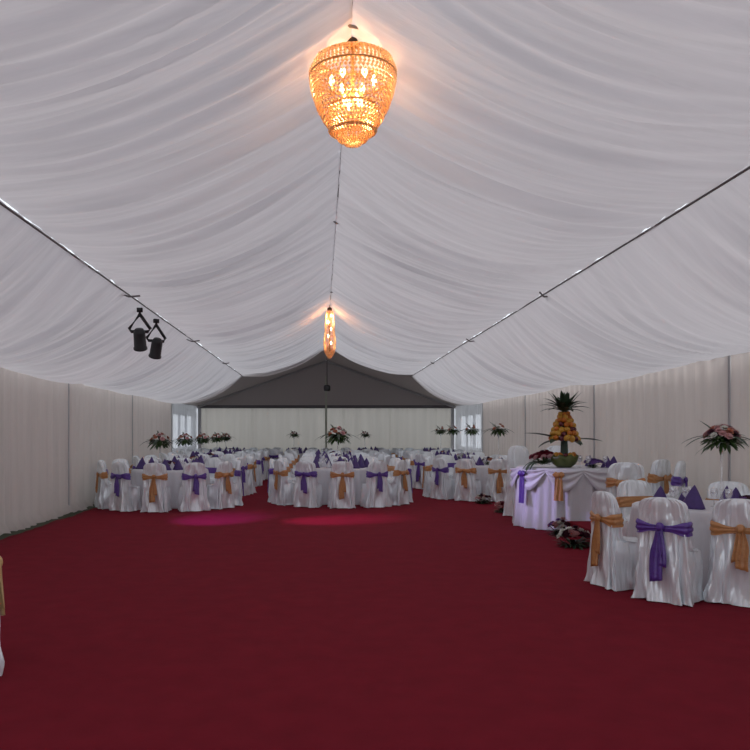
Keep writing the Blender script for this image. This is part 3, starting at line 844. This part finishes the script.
bm = bmesh.new(); bead_rows(bm, interp_rows([(.055, .04), (.055, .005), (.02, .0)], 5), .018, .0085); obj('crystal_tier', bm, M['crystal'], ch, smooth=False)
def ring(r, z, t=.008):
    bm = bmesh.new(); pts = [(r * math.cos(2 * PI * k / 40), r * math.sin(2 * PI * k / 40), z) for k in range(41)]
    tube(bm, pts, t, 6); return bm
for r_, z_ in ((.228, .61), (.304, .49), (.166, .265), (.106, .095)): obj('metal_ring', ring(r_, z_), M['brass'], ch)
bm = bmesh.new(); tube(bm, [(0, 0, .30), (0, 0, .74)], .012, 8); 
for k in range(6):
    a = k * PI / 3; tube(bm, [(0, 0, .40), (.07 * math.cos(a), .07 * math.sin(a), .36), (.13 * math.cos(a), .13 * math.sin(a), .37), (.15 * math.cos(a), .15 * math.sin(a), .42)], .006, 6)
    tube(bm, [(0, 0, .70), (.228 * math.cos(a), .228 * math.sin(a), .61)], .004, 5)
obj('arm_frame', bm, M['brass'], ch)
bm = bmesh.new(); lathe(bm, [(.001, .69), (.05, .70), (.06, .73), (.03, .76), (.001, .77)], 20); obj('ceiling_canopy', bm, M['hub'], ch)
def bulb_me():
    bm = bmesh.new(); lathe(bm, [(.001, 0), (.008, .002), (.012, .015), (.018, .03), (.018, .045), (.010, .065), (.001, .08)], 12)
    me = bpy.data.meshes.new('bulb'); bm.to_mesh(me); bm.free(); me.materials.append(M['bulb']); me.polygons.foreach_set('use_smooth', [True] * len(me.polygons)); return me
bme = bulb_me()
for k in range(6):
    a = k * PI / 3; inst('bulb', bme, ch, (.15 * math.cos(a), .15 * math.sin(a), .42))
for k in range(4):
    a = k * PI / 2 + .4; inst('bulb', bme, ch, (.06 * math.cos(a), .06 * math.sin(a), .27))

# slim second lamp farther along the ridge
c2 = empty('chandelier', (.19, 16.6, 3.15), 0, 'slim glowing crystal drop lamp hanging far down the ridge', 'chandelier')
bm = bmesh.new(); bead_rows(bm, interp_rows([(.07, 1.02), (.085, .90), (.10, .7), (.115, .5), (.13, .35), (.12, .2), (.08, .08), (.02, .0)], 42), .026, .011); obj('crystal_column', bm, M['crystal'], c2, smooth=False)
bm = bmesh.new(); tube(bm, [(0, 0, .15), (0, 0, 1.16)], .012, 8); obj('hanging_rod', bm, M['hub'], c2)
bm = bmesh.new(); lathe(bm, [(.001, 1.03), (.055, 1.04), (.05, 1.10), (.001, 1.12)], 16); obj('ceiling_canopy', bm, M['hub'], c2)
for z_ in (.3, .45, .6, .75, .9): inst('bulb', bme, c2, (.03 * (-1) ** int(z_ * 20), 0, z_))

# small black lamp hung before the gable
hl = empty('hanging_spotlight', (.2, 25.2, 2.9), 0, 'small black lamp hanging below the ridge in front of the gable', 'spotlight')
bm = bmesh.new(); tube(bm, [(0, 0, .12), (0, 0, 1.38)], .012, 6); obj('hanging_cable', bm, M['black'], hl)
bm = bmesh.new(); lathe(bm, [(.001, .0), (.09, .0), (.11, .03), (.11, .15), (.08, .20), (.001, .21)], 18, closed=True); obj('lamp_housing', bm, M['black'], hl)

# stage lights hanging from the left purlin cable, with triangular yokes
def stage_light(x, y, z, rz, tilt, label):
    o = empty('stage_light', (x, y, z), rz, label, 'spotlight', 'black stage lights on the left cable')
    bm = bmesh.new()
    P = [(0, 0, .0), (-.15, 0, -.21), (-.12, 0, -.25), (.12, 0, -.25), (.15, 0, -.21), (0, 0, .0)]
    tube(bm, P, .024, 8); obj('yoke', bm, M['black'], o)
    bm = bmesh.new(); tube(bm, [(0, 0, -.005), (0, 0, .085)], .016, 8); box(bm, -.04, .04, -.03, .03, .03, .09); obj('clamp', bm, M['black'], o)
    bm = bmesh.new(); lathe(bm, [(.001, -.16), (.06, -.155), (.085, -.10), (.09, .12), (.10, .13), (.10, .15), (.085, .15), (.085, .12), (.001, .11)], 22)
    h = obj('lamp_housing', bm, M['black'], o); h.location = (0, 0, -.36); h.rotation_euler = (tilt, 0, 0)
    bm = bmesh.new(); lathe(bm, [(.001, .122), (.083, .122), (.083, .126), (.001, .126)], 20); ln = obj('lens', bm, M['magenta_lens'], h)
    return o
stage_light(-2.60, 10.95, 3.24, .1, R(-150), 'left black stage light with triangular yoke hanging from the left ceiling cable')
stage_light(-2.57, 11.9, 3.22, .5, R(-150), 'right black stage light hanging from the left ceiling cable')

# ------------------------------------------------------------------ lights
def spot(loc, target, col, power, size, blend=1.0, r=.05):
    l = bpy.data.lights.new('spot', 'SPOT'); l.color = col; l.energy = power; l.spot_size = R(size); l.spot_blend = blend; l.shadow_soft_size = r
    o = bpy.data.objects.new('spot_light', l); COL.objects.link(o); o.location = loc
    o.rotation_euler = (Vector(target) - Vector(loc)).to_track_quat('-Z', 'Y').to_euler(); return o
def point(loc, col, power, r=.06):
    l = bpy.data.lights.new('point', 'POINT'); l.color = col; l.energy = power; l.shadow_soft_size = r
    o = bpy.data.objects.new('point_light', l); COL.objects.link(o); o.location = loc; return o
point((.225, 5.4, 3.98), (1, .48, .22), 13, .06)
point((.225, 5.4, 3.86), (1, .68, .40), 4, .05)
point((.225, 5.4, 3.63), (1, .62, .28), .5, .03)
point((.19, 16.6, 4.02), (1, .42, .16), 22, .05)
point((.19, 16.6, 3.5), (1, .45, .18), 3, .05)
spot((-2.60, 11.12, 2.72), (-1.85, 13.6, 0), (.42, .05, 1), 900, 30)
spot((-2.50, 12.02, 2.72), (.3, 13.5, 0), (1, .06, .8), 620, 26)
spot((-2.50, 12.02, 2.74), (3.6, 12.3, .55), (.6, .5, 1), 950, 14)

sun = bpy.data.lights.new('sun', 'SUN'); sun.energy = 2.7; sun.angle = R(12); sun.color = (1, .97, .94)
so = bpy.data.objects.new('sun', sun); COL.objects.link(so); so.rotation_euler = (Vector((-.25, .78, -.75))).to_track_quat('-Z', 'Y').to_euler()
w = bpy.data.worlds.new('sky'); scene.world = w; w.use_nodes = True
bg = w.node_tree.nodes['Background']; bg.inputs[0].default_value = (.86, .92, 1, 1); bg.inputs[1].default_value = 1.3
